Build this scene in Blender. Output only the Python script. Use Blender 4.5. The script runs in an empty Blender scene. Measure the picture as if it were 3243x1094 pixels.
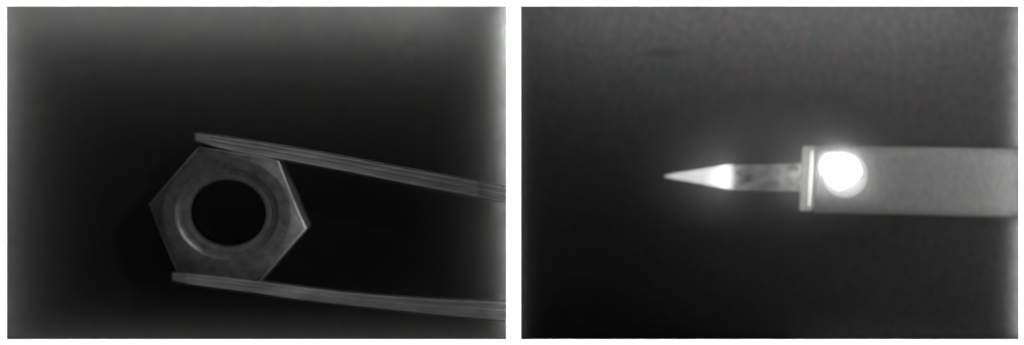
import bpy, bmesh, math, random
from mathutils import Vector

# ------------------------------------------------------------------ units
P = 0.000125            # metres per layout unit (the whole mount is about 13 cm wide)
H = 5000.0              # camera height above the mount, layout units
sc = bpy.context.scene
C = sc.collection

def at(x, y, z=0.0):
    """layout coordinates (1024 x 345 sheet) -> metres, for a thing lying at depth z"""
    f = (H - z) / H
    return Vector(((x - 512.0) * f * P, (172.5 - y) * f * P, z * P))

# ------------------------------------------------------------------ camera
cam = bpy.data.cameras.new('camera')
cam.sensor_width = 36.0
cam.lens = 36.0 * H / 1024.0
cam.clip_start = 0.01
cam.clip_end = 100.0
cam.dof.use_dof = True
cam.dof.focus_distance = (H + 6) * P
cam.dof.aperture_fstop = 4.6
camo = bpy.data.objects.new('camera', cam)
camo.location = (0, 0, H * P)
C.objects.link(camo)
sc.camera = camo

# ------------------------------------------------------------------ world and exposure
w = bpy.data.worlds.new('World')
sc.world = w
w.use_nodes = True
w.node_tree.nodes['Background'].inputs[0].default_value = (0, 0, 0, 1)
w.node_tree.nodes['Background'].inputs[1].default_value = 0.0
sc.view_settings.view_transform = 'Standard'
sc.view_settings.look = 'None'
sc.view_settings.exposure = 0.0
sc.view_settings.gamma = 1.0
sc.view_settings.use_curve_mapping = False

# ------------------------------------------------------------------ lamps
FLOOR_A, FLOOR_B = -110.0, -110.0
ALB_A, ALB_B = 0.008, 0.10

def area(name, loc, target, sx, sy, watts, spread=180.0):
    l = bpy.data.lights.new(name, 'AREA')
    l.shape = 'RECTANGLE'; l.size = sx; l.size_y = sy; l.energy = watts
    l.spread = math.radians(spread)
    o = bpy.data.objects.new(name, l)
    o.location = loc
    d = (Vector(target) - Vector(loc)).normalized()
    o.rotation_euler = d.to_track_quat('-Z', 'Y').to_euler()
    C.objects.link(o)
    return o

def strip(name, p0, p1, h, floor, alb, rad, wid=2.0):
    """lamp strip tucked under the overhang of the mount, h above the well floor, facing down.
    rad = brightness wanted on the floor right under it"""
    z = floor + h
    a, b = at(p0[0], p0[1], z), at(p1[0], p1[1], z)
    mid = (a + b) / 2; mid.z = z * P
    L = (b - a).length
    E = rad * math.pi / alb
    wL = E * (h * P) * 2 / math.pi
    watts = math.pi * L * wL
    l = bpy.data.lights.new(name, 'AREA')
    l.shape = 'RECTANGLE'; l.size = L; l.size_y = wid * P; l.energy = watts
    o = bpy.data.objects.new(name, l)
    o.location = mid
    o.rotation_euler = (0, 0, math.atan2(b.y - a.y, b.x - a.x))
    C.objects.link(o)

def spot(name, loc, target, watts, deg, blend, radius):
    l = bpy.data.lights.new(name, 'SPOT')
    l.energy = watts; l.spot_size = math.radians(deg); l.spot_blend = blend
    l.shadow_soft_size = radius
    o = bpy.data.objects.new(name, l)
    o.location = loc
    d = (Vector(target) - Vector(loc)).normalized()
    o.rotation_euler = d.to_track_quat('-Z', 'Y').to_euler()
    C.objects.link(o)

# low fill lamps added out of view on both long sides, whitening the mount
for s in (1, -1):
    area('raking_fill', (0, s * 3500 * P, 160 * P), (0, 0, 0), 0.25, 0.010, 26.0)

# soft lamp beside the camera for the steel of the nut
spot('soft_lamp', (0.36, 0.30, 0.52), at(190, 215, -55), 4.0, 6.8, 1.0, 0.015)

spot('corner_glint_spot', (0.52, -0.14, 0.40), at(304, 226, -52), 3.4, 1.7, 1.0, 0.004)  # spot added out of view to put a glint on the nut's right corner

# left window: added strips that brighten the rim of the opening
for k in range(8):
    strip('edge_fill_strip', (509.3, 4 + 42 * k), (509.3, 46 + 42 * k), 12, FLOOR_A, ALB_A, (0.75, 0.55, 0.40, 0.31, 0.24, 0.19, 0.16, 0.15)[k])
strip('edge_fill_strip', (509.3, 170), (509.3, 338), 30, -40, 0.4, 0.10)
for k in range(8):
    strip('edge_fill_strip', (3.0, 4 + 42 * k), (3.0, 46 + 42 * k), 15, FLOOR_A, ALB_A, (0.11, 0.09, 0.07, 0.05, 0.035, 0.03, 0.03, 0.04)[k])
strip('edge_fill_strip', (0, -4), (440, -4), 50, FLOOR_A, ALB_A, 0.14)
strip('edge_fill_strip', (400, -4), (510, -4), 50, FLOOR_A, ALB_A, 0.10)
strip('edge_fill_strip', (0, 345), (510, 345), 25, FLOOR_A, ALB_A, 0.028)
strip('edge_fill_strip', (-8, 4), (-8, 150), 45, FLOOR_A, ALB_A, 0.05)
strip('edge_fill_strip', (-8, 150), (-8, 340), 45, FLOOR_A, ALB_A, 0.036)
strip('edge_fill_strip', (509.3, 6), (509.3, 338), 45, FLOOR_A, ALB_A, 0.022, 1.0)
# right window: more added strips, hidden under the mount
strip('edge_fill_strip', (518, 6), (518, 338), 7, FLOOR_B, ALB_B, 0.045)
strip('edge_fill_strip', (519, -12), (1020, -12), 88, FLOOR_B, ALB_B, 0.115)
strip('edge_fill_strip', (1020.5, 6), (1020.5, 338), 10, FLOOR_B, ALB_B, 0.26)
strip('edge_fill_strip', (1021, 60), (1021, 280), 34, -54, 0.5, 0.13)
strip('edge_fill_strip', (800, 346), (1020, 346), 25, FLOOR_B, ALB_B, 0.012)

# spot added overhead, out of view, to brighten the handle of the iron
spot('handle_fill_spot', at(1000, 180, 2500), at(990, 80, -30), 1.95, 11.2, 1.0, 0.03)

# ------------------------------------------------------------------ materials
def nodes(name):
    m = bpy.data.materials.new(name)
    m.use_nodes = True
    nt = m.node_tree
    return m, nt, nt.nodes['Principled BSDF']

def grain(nt, base, amount, scale, stretch=(1, 1, 1), chroma=0.35):
    """fine mottled colour: base * (1 +- amount), a little of it coloured"""
    N, L = nt.nodes, nt.links
    tc = N.new('ShaderNodeTexCoord')
    mp = N.new('ShaderNodeMapping')
    mp.inputs['Scale'].default_value = stretch
    L.new(tc.outputs['Object'], mp.inputs[0])
    no = N.new('ShaderNodeTexNoise')
    no.inputs['Scale'].default_value = scale
    no.inputs['Detail'].default_value = 3.0
    no.inputs['Roughness'].default_value = 0.65
    L.new(mp.outputs[0], no.inputs['Vector'])
    grey = N.new('ShaderNodeMapRange')
    grey.inputs[1].default_value = 0.25; grey.inputs[2].default_value = 0.75
    grey.inputs[3].default_value = 1 - amount; grey.inputs[4].default_value = 1 + amount
    L.new(no.outputs['Fac'], grey.inputs[0])
    mix = N.new('ShaderNodeMix'); mix.data_type = 'RGBA'; mix.blend_type = 'MIX'
    mix.inputs[0].default_value = chroma
    L.new(grey.outputs[0], mix.inputs[6])
    two = N.new('ShaderNodeMix'); two.data_type = 'RGBA'; two.blend_type = 'MULTIPLY'
    two.inputs[0].default_value = 1.0
    two.inputs[7].default_value = (2, 2, 2, 1)
    L.new(no.outputs['Color'], two.inputs[6])
    L.new(two.outputs[2], mix.inputs[7])
    out = N.new('ShaderNodeMix'); out.data_type = 'RGBA'; out.blend_type = 'MULTIPLY'
    out.inputs[0].default_value = 1.0
    out.inputs[7].default_value = (*base, 1)
    L.new(mix.outputs[2], out.inputs[6])
    return out.outputs[2], no, tc

def floor_mat(name, base, smudge=None, amount=0.30):
    m, nt, b = nodes(name)
    col, no, tc = grain(nt, base, amount, 1700, (1.0, 0.6, 1.0), 0.34)
    if smudge:
        N, L = nt.nodes, nt.links
        c, rx, ry = smudge
        mp = N.new('ShaderNodeMapping')
        mp.inputs['Location'].default_value = (-c.x / rx, -c.y / ry, 0)
        mp.inputs['Scale'].default_value = (1 / rx, 1 / ry, 0)
        L.new(tc.outputs['Object'], mp.inputs[0])
        ln = N.new('ShaderNodeVectorMath'); ln.operation = 'LENGTH'
        L.new(mp.outputs[0], ln.inputs[0])
        mr = N.new('ShaderNodeMapRange')
        mr.inputs[1].default_value = 0.3; mr.inputs[2].default_value = 1.2
        mr.inputs[3].default_value = 0.68; mr.inputs[4].default_value = 1.0
        L.new(ln.outputs['Value'], mr.inputs[0])
        mu = N.new('ShaderNodeMix'); mu.data_type = 'RGBA'; mu.blend_type = 'MULTIPLY'
        mu.inputs[0].default_value = 1.0
        L.new(col, mu.inputs[6]); L.new(mr.outputs[0], mu.inputs[7])
        col = mu.outputs[2]
    nt.links.new(col, b.inputs['Base Color'])
    b.inputs['Roughness'].default_value = 1.0
    b.inputs['Specular IOR Level'].default_value = 0.0
    return m

def metal_mat(name, base, rough, metallic=1.0, bump=0.15, scale=900, stretch=(1, 1, 1), amount=0.18):
    m, nt, b = nodes(name)
    col, no, tc = grain(nt, base, amount, scale, stretch, 0.10)
    nt.links.new(col, b.inputs['Base Color'])
    b.inputs['Metallic'].default_value = metallic
    b.inputs['Roughness'].default_value = rough
    bp = nt.nodes.new('ShaderNodeBump')
    bp.inputs['Strength'].default_value = bump
    bp.inputs['Distance'].default_value = 0.0001
    nt.links.new(no.outputs['Fac'], bp.inputs['Height'])
    nt.links.new(bp.outputs[0], b.inputs['Normal'])
    return m

def plain_mat(name, base, rough, spec=0.2):
    m, nt, b = nodes(name)
    b.inputs['Base Color'].default_value = (*base, 1)
    b.inputs['Roughness'].default_value = rough
    b.inputs['Specular IOR Level'].default_value = spec
    return m

def hot_mat(name, base, x0, x1, stops, mottled=0.0):
    """heated metal: glow follows the heat along the tool's length (object x from x0 to x1)"""
    m, nt, b = nodes(name)
    N, L = nt.nodes, nt.links
    tc = N.new('ShaderNodeTexCoord')
    sx = N.new('ShaderNodeSeparateXYZ'); L.new(tc.outputs['Object'], sx.inputs[0])
    mr = N.new('ShaderNodeMapRange')
    mr.inputs[1].default_value = x0; mr.inputs[2].default_value = x1
    L.new(sx.outputs[0], mr.inputs[0])
    cr = N.new('ShaderNodeValToRGB')
    cr.color_ramp.interpolation = 'LINEAR'
    while len(cr.color_ramp.elements) < len(stops):
        cr.color_ramp.elements.new(0.5)
    for e, (p, v) in zip(cr.color_ramp.elements, stops):
        e.position = p; e.color = (v, v, v * 0.985, 1)
    L.new(mr.outputs[0], cr.inputs[0])
    src = cr.outputs[0]
    if mottled:
        no = N.new('ShaderNodeTexNoise')
        no.inputs['Scale'].default_value = 900; no.inputs['Detail'].default_value = 3
        L.new(tc.outputs['Object'], no.inputs['Vector'])
        m2 = N.new('ShaderNodeMapRange')
        m2.inputs[1].default_value = 0.36; m2.inputs[2].default_value = 0.64
        m2.inputs[3].default_value = 1 - mottled; m2.inputs[4].default_value = 1 + mottled
        L.new(no.outputs['Fac'], m2.inputs[0])
        mu = N.new('ShaderNodeMix'); mu.data_type = 'RGBA'; mu.blend_type = 'MULTIPLY'
        mu.inputs[0].default_value = 1.0
        L.new(src, mu.inputs[6]); L.new(m2.outputs[0], mu.inputs[7])
        src = mu.outputs[2]
    L.new(src, b.inputs['Emission Color'])
    b.inputs['Emission Strength'].default_value = 1.0
    b.inputs['Base Color'].default_value = (*base, 1)
    b.inputs['Roughness'].default_value = 0.6
    return m

M_card = plain_mat('white_card', (0.86, 0.86, 0.86), 0.9, 0.1)
M_wall = plain_mat('baffle_black', (0.01, 0.01, 0.01), 1.0, 0.0)  # near black, so the added unseen walls bounce hardly any light
M_floor_a = floor_mat('black_cloth', (ALB_A, ALB_A * 1.02, ALB_A * 0.98))
M_floor_b = floor_mat('charcoal_cloth', (ALB_B, ALB_B, ALB_B * 0.99), (at(664, 53, FLOOR_B), 23 * P, 5.0 * P), 0.24)
M_steel = metal_mat('dull_steel', (0.19, 0.193, 0.19), 0.55, 0.35, 0.5, 650, (1, 1, 1), 0.5)
M_steel_edge = metal_mat('pale_edge_steel', (0.44, 0.44, 0.44), 0.45, 0.5, 0.3, 700, (1, 1, 1), 0.3)
M_lip = metal_mat('turned_steel', (0.29, 0.29, 0.29), 0.45, 0.5, 0.4, 650, (1, 1, 1), 0.4)
M_thread = metal_mat('shaded_thread', (0.006, 0.006, 0.006), 0.7)  # darkness of the bore painted in as colour
M_tweezer = metal_mat('brushed_tweezer_steel', (0.42, 0.425, 0.415), 0.6, 0.4, 0.3, 600, (0.3, 1.4, 1.0), 0.40)
M_tweezer_rim = metal_mat('pale_tweezer_edge', (0.80, 0.80, 0.79), 0.5, 0.4, 0.2, 600, (0.3, 1.4, 1.0), 0.35)  # paler than the arm itself
m_, nt_, b_ = nodes('grey_handle_grained')
c_, n_, t_ = grain(nt_, (0.58, 0.585, 0.57), 0.12, 1400, (1, 0.6, 1), 0.15)
nt_.links.new(c_, b_.inputs['Base Color']); b_.inputs['Roughness'].default_value = 0.8
b_.inputs['Specular IOR Level'].default_value = 0.1
M_handle = m_

# ------------------------------------------------------------------ mesh helpers
def link(name, bm, mat, parent=None, smooth=False, angle=None):
    me = bpy.data.meshes.new(name)
    bmesh.ops.recalc_face_normals(bm, faces=bm.faces)
    bm.to_mesh(me); bm.free()
    if smooth:
        for p in me.polygons: p.use_smooth = True
        if angle is not None:
            me.set_sharp_from_angle(angle=math.radians(angle))
    me.materials.append(mat)
    o = bpy.data.objects.new(name, me)
    C.objects.link(o)
    if parent: o.parent = parent
    return o

def empty(name, loc, label, cat):
    o = bpy.data.objects.new(name, None)
    o.location = loc; o.empty_display_size = 0.005
    o['label'] = label; o['category'] = cat
    C.objects.link(o)
    return o

def box(bm, lo, hi):
    vs = [bm.verts.new((x, y, z)) for x in (lo[0], hi[0]) for y in (lo[1], hi[1]) for z in (lo[2], hi[2])]
    for f in ((0, 1, 3, 2), (4, 6, 7, 5), (0, 4, 5, 1), (2, 3, 7, 6), (0, 2, 6, 4), (1, 5, 7, 3)):
        bm.faces.new([vs[i] for i in f])

def rings_to_faces(bm, rings, close=True):
    for a, b in zip(rings[:-1], rings[1:]):
        n = len(a)
        for i in range(n if close else n - 1):
            j = (i + 1) % n
            bm.faces.new((a[i], a[j], b[j], b[i]))

# ------------------------------------------------------------------ white panel border, built as a mount with its two windows
AX0, AX1, BX0, BX1 = 6.9, 506.0, 521.2, 1018.4
Y0, Y1 = 6.4, 339.2
T = 0.8
bm = bmesh.new()
xs = [-150, AX0, AX1, BX0, BX1, 1174]
ys = [-150, Y0, Y1, 495]
def plate(bm, z):
    g = [[bm.verts.new(at(x, y, 0) + Vector((0, 0, z * P))) for y in ys] for x in xs]
    for i in range(5):
        for j in range(3):
            if j == 1 and i in (1, 3): continue
            bm.faces.new((g[i][j], g[i + 1][j], g[i + 1][j + 1], g[i][j + 1]))
    return g
gt, gb = plate(bm, 0), plate(bm, -T)
def wall(i0, j0, i1, j1):
    bm.faces.new((gt[i0][j0], gt[i1][j1], gb[i1][j1], gb[i0][j0]))
for i in (1, 3):
    wall(i, 1, i + 1, 1); wall(i, 2, i + 1, 2); wall(i, 1, i, 2); wall(i + 1, 1, i + 1, 2)
for i in range(5): wall(i, 0, i + 1, 0); wall(i, 3, i + 1, 3)
for j in range(3): wall(0, j, 0, j + 1); wall(5, j, 5, j + 1)
mount = link('border_mount', bm, M_card)
mount['label'] = 'white panel border built as a card mount with two rectangular windows side by side'
mount['category'] = 'mount'

# well floors, and unseen walls added to keep each window's light apart
def floor(name, x0, x1, z, mat):
    bm = bmesh.new()
    a, b = at(x0, -40, 0), at(x1, 385, 0)
    box(bm, (a.x, b.y, (z - 3) * P), (b.x, a.y, z * P))
    o = link(name, bm, mat)
    o['kind'] = 'structure'
    return o
floor('black_floor', -60, 512.4, FLOOR_A, M_floor_a)
floor('charcoal_floor', 514.8, 1084, FLOOR_B, M_floor_b)
def baffle(x0, y0, x1, y1, z):
    bm = bmesh.new()
    a, b = at(x0, y0, 0), at(x1, y1, 0)
    box(bm, (a.x, b.y, z * P), (b.x, a.y, (-T - 0.1) * P))
    o = link('light_baffle', bm, M_wall)
    o['kind'] = 'structure'
baffle(512.6, -40, 514.6, 385, FLOOR_A - 3)
baffle(-64, -40, -60.2, 385, FLOOR_A - 3)
baffle(1084.2, -40, 1088, 385, FLOOR_A - 3)
baffle(-64, -44, 1088, -40.2, FLOOR_A - 3)
baffle(-64, 385.2, 1088, 389, FLOOR_A - 3)

# ------------------------------------------------------------------ hex nut
NUT_Z = -41.5
nut = empty('hex_nut', at(226.8, 217.2, NUT_Z), 'dull grey steel hex nut gripped between the two tweezer arms', 'nut')
nut.rotation_euler = (math.radians(5), math.radians(-3.5), 0)
R, ROT, SQ, TH = 81.0, math.radians(-9.5), 0.94, 46.0
def hexr(t):
    k = ((t - ROT + math.pi / 6) % (math.pi / 3)) - math.pi / 6
    # k = angle from the nearest corner
    return R * math.cos(math.pi / 6) / math.cos(math.pi / 6 - abs(k))
NA = 120
angs = [ROT + 2 * math.pi * i / NA for i in range(NA)]
def ring(bm, rf, zf):
    out = []
    for t in angs:
        r = rf(t) if callable(rf) else rf
        inner = not callable(rf)
        sq, dy = (0.88, 3.4) if inner else (SQ, 0.0)
        z = zf(t) if callable(zf) else zf
        out.append(bm.verts.new((r * math.cos(t) * P, (r * math.sin(t) * sq + dy) * P, z * P)))
    return out
RC = 65.5
edge = lambda t: -max(0.0, hexr(t) - RC) * math.tan(math.radians(30))
bm = bmesh.new()
rg = [ring(bm, 38.5, -TH), ring(bm, lambda t: hexr(t) - 1.0, -TH), ring(bm, hexr, -TH + 1.5),
      ring(bm, hexr, lambda t: edge(t) - 0.9), ring(bm, lambda t: hexr(t) - 1.8, lambda t: edge(t) + 0.35),
      ring(bm, RC, 0.0), ring(bm, RC - 1.5, 0.35), ring(bm, 53.0, 0.35)]
rings_to_faces(bm, rg)
# inside: bore wall up to the seat of the countersink
b0 = ring(bm, 42.0, -14.0); b1 = ring(bm, 52.5, -3.0)
rings_to_faces(bm, [rg[0], ring(bm, 42.0, -TH + 2), b0, b1, rg[-1]])
bm.faces.index_update(); bm.faces.ensure_lookup_table()
for f in bm.faces:          # paler colour along the outer edge and the edge of the flat face
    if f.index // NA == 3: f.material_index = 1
    if f.index // NA in (7, 8, 9): f.material_index = 2      # shade inside the bore, put into a near-black colour
body = link('body', bm, M_steel, nut, True, 22)
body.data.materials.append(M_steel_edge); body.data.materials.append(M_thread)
# countersunk lip: two stepped rings round the bore
bm = bmesh.new()
prof = [(52.9, 0.1), (51.2, -0.2), (50.2, -1.2), (47.0, -1.6), (46.4, -2.8), (45.4, -2.6), (39.6, -3.8), (38.2, -6.5), (38.2, -14.0)]
rings_to_faces(bm, [ring(bm, r, z) for r, z in prof])
link('countersunk_lip', bm, M_lip, nut, True, 40)
# thread: ridges down the bore
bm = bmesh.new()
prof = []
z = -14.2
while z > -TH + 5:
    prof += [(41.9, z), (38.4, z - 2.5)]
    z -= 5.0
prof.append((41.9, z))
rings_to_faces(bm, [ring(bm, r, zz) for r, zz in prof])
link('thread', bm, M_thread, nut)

# ------------------------------------------------------------------ tweezers
ARM_TOP, ARM_BOT = -40.0, -88.0
tw = empty('tweezers', at(500, 250, ARM_BOT), 'steel tweezers with two long slightly bowed arms closing on the nut', 'tweezers')
def lerp_tab(tab, x):
    for (x0, a0, b0), (x1, a1, b1) in zip(tab[:-1], tab[1:]):
        if x <= x1:
            # smooth interpolation between stations
            t = (x - x0) / (x1 - x0)
            return a0 + (a1 - a0) * t, b0 + (b1 - b0) * t
    return tab[-1][1], tab[-1][2]
def arm(tab, outer_is_top, teeth):
    # stations along the arm, upper and lower edge
    x0, x1 = tab[0][0], tab[-1][0]
    n = 48
    st = []
    for i in range(n + 1):
        x = x0 + (x1 - x0) * i / n
        st.append((x, *lerp_tab(tab, x)))
    for _ in range(6):      # even out the kinks at the stations
        st = [st[0]] + [(st[i][0], (st[i - 1][1] + 2 * st[i][1] + st[i + 1][1]) / 4,
                         (st[i - 1][2] + 2 * st[i][2] + st[i + 1][2]) / 4) for i in range(1, n)] + [st[-1]]
    bm = bmesh.new()
    rings = []
    org = tw.location
    for k, (x, a, b) in enumerate(st):
        sh = 1.0
        if k == 0: sh = 0.86
        elif k == 1: sh = 0.93
        m, hh = (a + b) / 2, (b - a) / 2 * sh
        a2, b2 = m - hh, m + hh
        bev = min(1.6, hh * 0.4)
        zt = ARM_TOP - (1.5 if k == 0 else 0)
        q = [(a2, ARM_BOT), (a2, zt - bev), (a2 + bev, zt), (b2 - bev, zt), (b2, zt - bev), (b2, ARM_BOT)]
        rings.append([bm.verts.new(at(x, y, z) - org) for y, z in q])
    rings_to_faces(bm, rings)
    bm.faces.new(rings[0]); bm.faces.new(list(reversed(rings[-1])))
    o = link('arm', bm, M_tweezer, tw, True, 30)
    # raised outer and inner rims running along the arm
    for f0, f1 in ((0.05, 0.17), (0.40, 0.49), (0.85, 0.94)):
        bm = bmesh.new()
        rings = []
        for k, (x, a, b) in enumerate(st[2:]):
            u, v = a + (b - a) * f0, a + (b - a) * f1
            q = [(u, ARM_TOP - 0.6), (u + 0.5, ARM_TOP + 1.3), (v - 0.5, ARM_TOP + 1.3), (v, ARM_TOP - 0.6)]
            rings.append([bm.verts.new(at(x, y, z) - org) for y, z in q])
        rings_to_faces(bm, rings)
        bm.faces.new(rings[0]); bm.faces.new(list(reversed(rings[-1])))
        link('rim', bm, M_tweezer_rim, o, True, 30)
    # gripping teeth on the inner side
    t0, t1, cnt = teeth
    for i in range(cnt):
        x = t0 + (t1 - t0) * i / (cnt - 1)
        a, b = lerp_tab([(s[0], s[1], s[2]) for s in st], x)
        y = (b - 0.3) if outer_is_top else (a + 0.3)
        d = 1.7 if outer_is_top else -1.7
        bm = bmesh.new()
        base = [bm.verts.new(at(x + dx, y, z) - org) for dx in (-1.2, 1.2) for z in (ARM_TOP - 2, ARM_TOP - 24)]
        tip = [bm.verts.new(at(x, y + d, z) - org) for z in (ARM_TOP - 3, ARM_TOP - 24)]
        bm.faces.new((base[0], base[1], tip[1], tip[0])); bm.faces.new((base[2], base[3], tip[1], tip[0]))
        bm.faces.new((base[0], base[2], tip[0])); bm.faces.new((base[1], base[3], tip[1]))
        bm.faces.new((base[0], base[1], base[3], base[2]))
        link('tooth', bm, M_tweezer, o)
UP = [(195.5, 132.8, 142.6), (238, 139.2, 153.2), (284.2, 146.5, 160.6), (340, 156.2, 170.8), (395, 166.7, 182.0), (450, 176.5, 192.6), (513, 187.6, 204.2)]
LO = [(172.5, 271.8, 282.2), (215, 276.2, 288.4), (262, 281.6, 294.2), (284.2, 284.6, 298.4), (340, 291.4, 304.8), (395, 296.3, 310.6), (450, 299.2, 316.4), (513, 301.2, 322.4)]
arm(UP, True, (254, 284, 7))
arm(LO, False, (264, 300, 9))

# ------------------------------------------------------------------ soldering iron
AXIS_Z = -81.0
iron = empty('soldering_iron', at(818, 180, FLOOR_B), 'heated soldering iron with glowing pointed tip and flat pale grey handle', 'soldering iron')
IO = iron.location
def lathe_x(name, secs, mat, parent, power=2.0, seg=64, angle=35, cap0=True, cap1=True):
    """sections (x, y_top, y_bottom, half height, axis z) joined along the tool; superellipse outline"""
    bm = bmesh.new()
    rings = []
    for x, yt, yb, hz, za in secs:
        c = at(x, (yt + yb) / 2, za)
        ry = (yb - yt) / 2 * P * (H - za) / H
        rg = []
        for i in range(seg):
            t = 2 * math.pi * i / seg
            cs, sn = math.cos(t), math.sin(t)
            yy = math.copysign(abs(cs) ** (2 / power), cs) * ry
            zz = math.copysign(abs(sn) ** (2 / power), sn) * hz * P
            rg.append(bm.verts.new(Vector((c.x, c.y + yy, c.z + zz)) - IO))
        rings.append(rg)
    rings_to_faces(bm, rings)
    if cap0: bm.faces.new(rings[0])
    if cap1: bm.faces.new(list(reversed(rings[-1])))
    return link(name, bm, mat, parent, True, angle)
def lx(x): return at(x, 180, AXIS_Z).x - IO.x

M_tip = hot_mat('hot_tip', (0.5, 0.5, 0.5), lx(664), lx(735), [(0.0, 0.30), (0.12, 0.70), (0.40, 0.86), (0.58, 1.02), (0.72, 1.4), (0.85, 2.6), (0.93, 1.25), (1.0, 0.40)], 0.08)
M_shaft = hot_mat('warm_shaft', (0.42, 0.42, 0.42), lx(735), lx(801), [(0.0, 0.34), (0.09, 0.16), (0.25, 0.10), (0.55, 0.12), (0.8, 0.24), (1.0, 0.34)], 0.7)
M_collar = hot_mat('warm_collar', (0.5, 0.5, 0.5), lx(800), lx(815), [(0.0, 0.27), (1.0, 0.20)], 0.1)
M_ring = hot_mat('hot_ring', (0.5, 0.5, 0.5), lx(800), lx(820), [(0.0, 0.95), (1.0, 0.95)], 0.15)

secs = [(664.3, 175.6, 177.0, 0.7, AXIS_Z - 7.0), (667, 174.6, 177.8, 1.6, AXIS_Z - 6.8), (690, 170.8, 181.6, 5.2, AXIS_Z - 5.0), (715, 166.9, 186.3, 9.6, AXIS_Z - 3.0),
        (728, 164.9, 188.6, 11.8, AXIS_Z - 2.0), (733, 164.4, 189.4, 12.4, AXIS_Z - 1.6), (735.4, 165.6, 188.6, 11.4, AXIS_Z - 1.5)]
lathe_x('tip', secs, M_tip, iron)
secs = [(735.0, 166.0, 189.2, 11.4, AXIS_Z - 1.5), (737, 165.0, 190.2, 12.4, AXIS_Z - 1.4), (770, 164.4, 190.8, 13.0, AXIS_Z - 0.6), (800.6, 163.4, 191.4, 13.6, AXIS_Z)]
lathe_x('shaft', secs, M_shaft, iron)
# collar: a flat flange, leaning slightly
def flange(name, x0, x1, yt, yb, hz, lean, mat, parent, bev=1.2):
    bm = bmesh.new()
    rings = []
    for x, sh in ((x0, bev), (x0 + bev, 0), (x1 - bev, 0), (x1, bev)):
        rg = []
        for i in range(56):
            t = 2 * math.pi * i / 56
            cs, sn = math.cos(t), math.sin(t)
            pw = 2 / 3.2
            u = math.copysign(abs(cs) ** pw, cs); v = math.copysign(abs(sn) ** pw, sn)
            y = (yt + yb) / 2 - u * ((yb - yt) / 2 - sh)
            rg.append(bm.verts.new(at(x + lean * u, y, AXIS_Z + v * (hz - sh)) - IO))
        rings.append(rg)
    rings_to_faces(bm, rings)
    bm.faces.new(rings[0]); bm.faces.new(list(reversed(rings[-1])))
    return link(name, bm, mat, parent, True, 35)
col = flange('collar', 801.2, 813.6, 146.0, 210.6, 26.5, 1.6, M_collar, iron)
flange('hot_ring', 809.2, 812.2, 147.2, 209.6, 28.0, 1.6, M_ring, col, 0.5)
# handle
secs = [(813.8, 148.6, 211.0, 24.5, AXIS_Z), (815.5, 146.8, 212.6, 26.4, AXIS_Z), (850, 146.4, 213.8, 26.8, AXIS_Z), (900, 146.6, 215.2, 27.0, AXIS_Z),
        (960, 147.4, 216.8, 27.4, AXIS_Z), (1040, 148.6, 219.0, 27.8, AXIS_Z), (1070, 149.0, 219.6, 27.8, AXIS_Z)]
lathe_x('handle', secs, M_handle, iron, 5.0, 96)
# glowing window let into the handle
TOPZ = AXIS_Z + 26.8
def disc_dome(name, cx, cy, prof, mat, parent, wob=None, seg=64):
    bm = bmesh.new()
    rings = []
    for r, z in prof:
        rg = []
        for i in range(seg):
            t = 2 * math.pi * i / seg
            rr = r * (wob(t) if wob else 1)
            rg.append(bm.verts.new(at(cx + rr * math.cos(t), cy - rr * math.sin(t), TOPZ + z) - IO))
        rings.append(rg)
    rings_to_faces(bm, rings)
    bm.faces.new(rings[-1])
    return link(name, bm, mat, parent, True, 50)
def glow(name, strength, base=0.5):
    m, nt, b = nodes(name)
    b.inputs['Base Color'].default_value = (base, base, base, 1)
    b.inputs['Emission Color'].default_value = (1, 1, 0.985, 1)
    b.inputs['Emission Strength'].default_value = strength
    b.inputs['Roughness'].default_value = 0.6
    return m
win = disc_dome('heater_window', 845.2, 175.0, [(22.8, -1.0), (22.4, 0.4), (20.5, 1.1), (10, 1.3)], glow('frosted_glow', 0.40, 0.30), iron)
def wob(t):
    # squarish hot spot, cut back towards the lower right
    return 1.0 + 0.06 * math.cos(2 * t + 0.6) + 0.06 * math.cos(3 * t - 1.0) + 0.025 * math.cos(7 * t + 0.4) - 0.16 * math.exp(-((((t - math.radians(305) + math.pi) % (2 * math.pi)) - math.pi) / 0.42) ** 2) \
        + 0.06 * math.exp(-((((t - math.radians(262) + math.pi) % (2 * math.pi)) - math.pi) / 0.2) ** 2)
M_core = glow('white_hot', 1.0)
nt_ = M_core.node_tree
t_ = nt_.nodes.new('ShaderNodeTexCoord')
d_ = nt_.nodes.new('ShaderNodeVectorMath'); d_.operation = 'DISTANCE'
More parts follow.
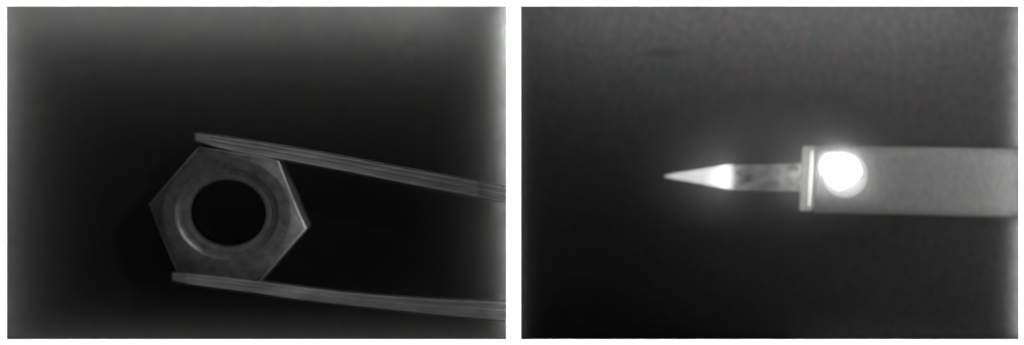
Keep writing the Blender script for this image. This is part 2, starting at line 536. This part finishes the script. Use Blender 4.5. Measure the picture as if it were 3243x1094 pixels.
d_.inputs[1].default_value = at(841.5, 170.4, TOPZ + 3) - IO
nt_.links.new(t_.outputs['Object'], d_.inputs[0])
r_ = nt_.nodes.new('ShaderNodeMapRange'); r_.interpolation_type = 'SMOOTHSTEP'
r_.inputs[1].default_value = 8 * P; r_.inputs[2].default_value = 20 * P
r_.inputs[3].default_value = 65.0; r_.inputs[4].default_value = 0.7       # hottest in the middle
nt_.links.new(d_.outputs['Value'], r_.inputs[0])
nt_.links.new(r_.outputs[0], nt_.nodes['Principled BSDF'].inputs['Emission Strength'])
disc_dome('hot_core', 842.2, 171.2, [(18.4, 1.3), (17.0, 3.2), (12.5, 4.9), (7.0, 5.8), (3.0, 6.1)], M_core, win, wob)

# ------------------------------------------------------------------ haze volume added to carry a bloom round the hot end
bm = bmesh.new()
bmesh.ops.create_icosphere(bm, subdivisions=4, radius=1.0)
m = bpy.data.materials.new('bloom_volume'); m.use_nodes = True
nt = m.node_tree; nt.nodes.remove(nt.nodes['Principled BSDF'])
pv = nt.nodes.new('ShaderNodeVolumePrincipled')
pv.inputs['Color'].default_value = (0.95, 0.95, 0.95, 1)
tc = nt.nodes.new('ShaderNodeTexCoord')
ln = nt.nodes.new('ShaderNodeVectorMath'); ln.operation = 'LENGTH'
nt.links.new(tc.outputs['Object'], ln.inputs[0])
mr = nt.nodes.new('ShaderNodeMapRange'); mr.interpolation_type = 'SMOOTHSTEP'
mr.inputs[1].default_value = 0.25; mr.inputs[2].default_value = 1.0
mr.inputs[3].default_value = 95.0; mr.inputs[4].default_value = 0.0
nt.links.new(ln.outputs['Value'], mr.inputs[0])
nt.links.new(mr.outputs[0], pv.inputs['Density'])
nt.links.new(pv.outputs[0], nt.nodes['Material Output'].inputs['Volume'])
sm = link('bloom_haze', bm, m, None, True)
sm.location = at(780, 171, -62)
sm.scale = (180 * P, 82 * P, 46 * P)
sm['kind'] = 'stuff'
sm['label'] = 'added pale haze standing in for the bloom around the hot end of the iron'
sm['category'] = 'bloom_haze'
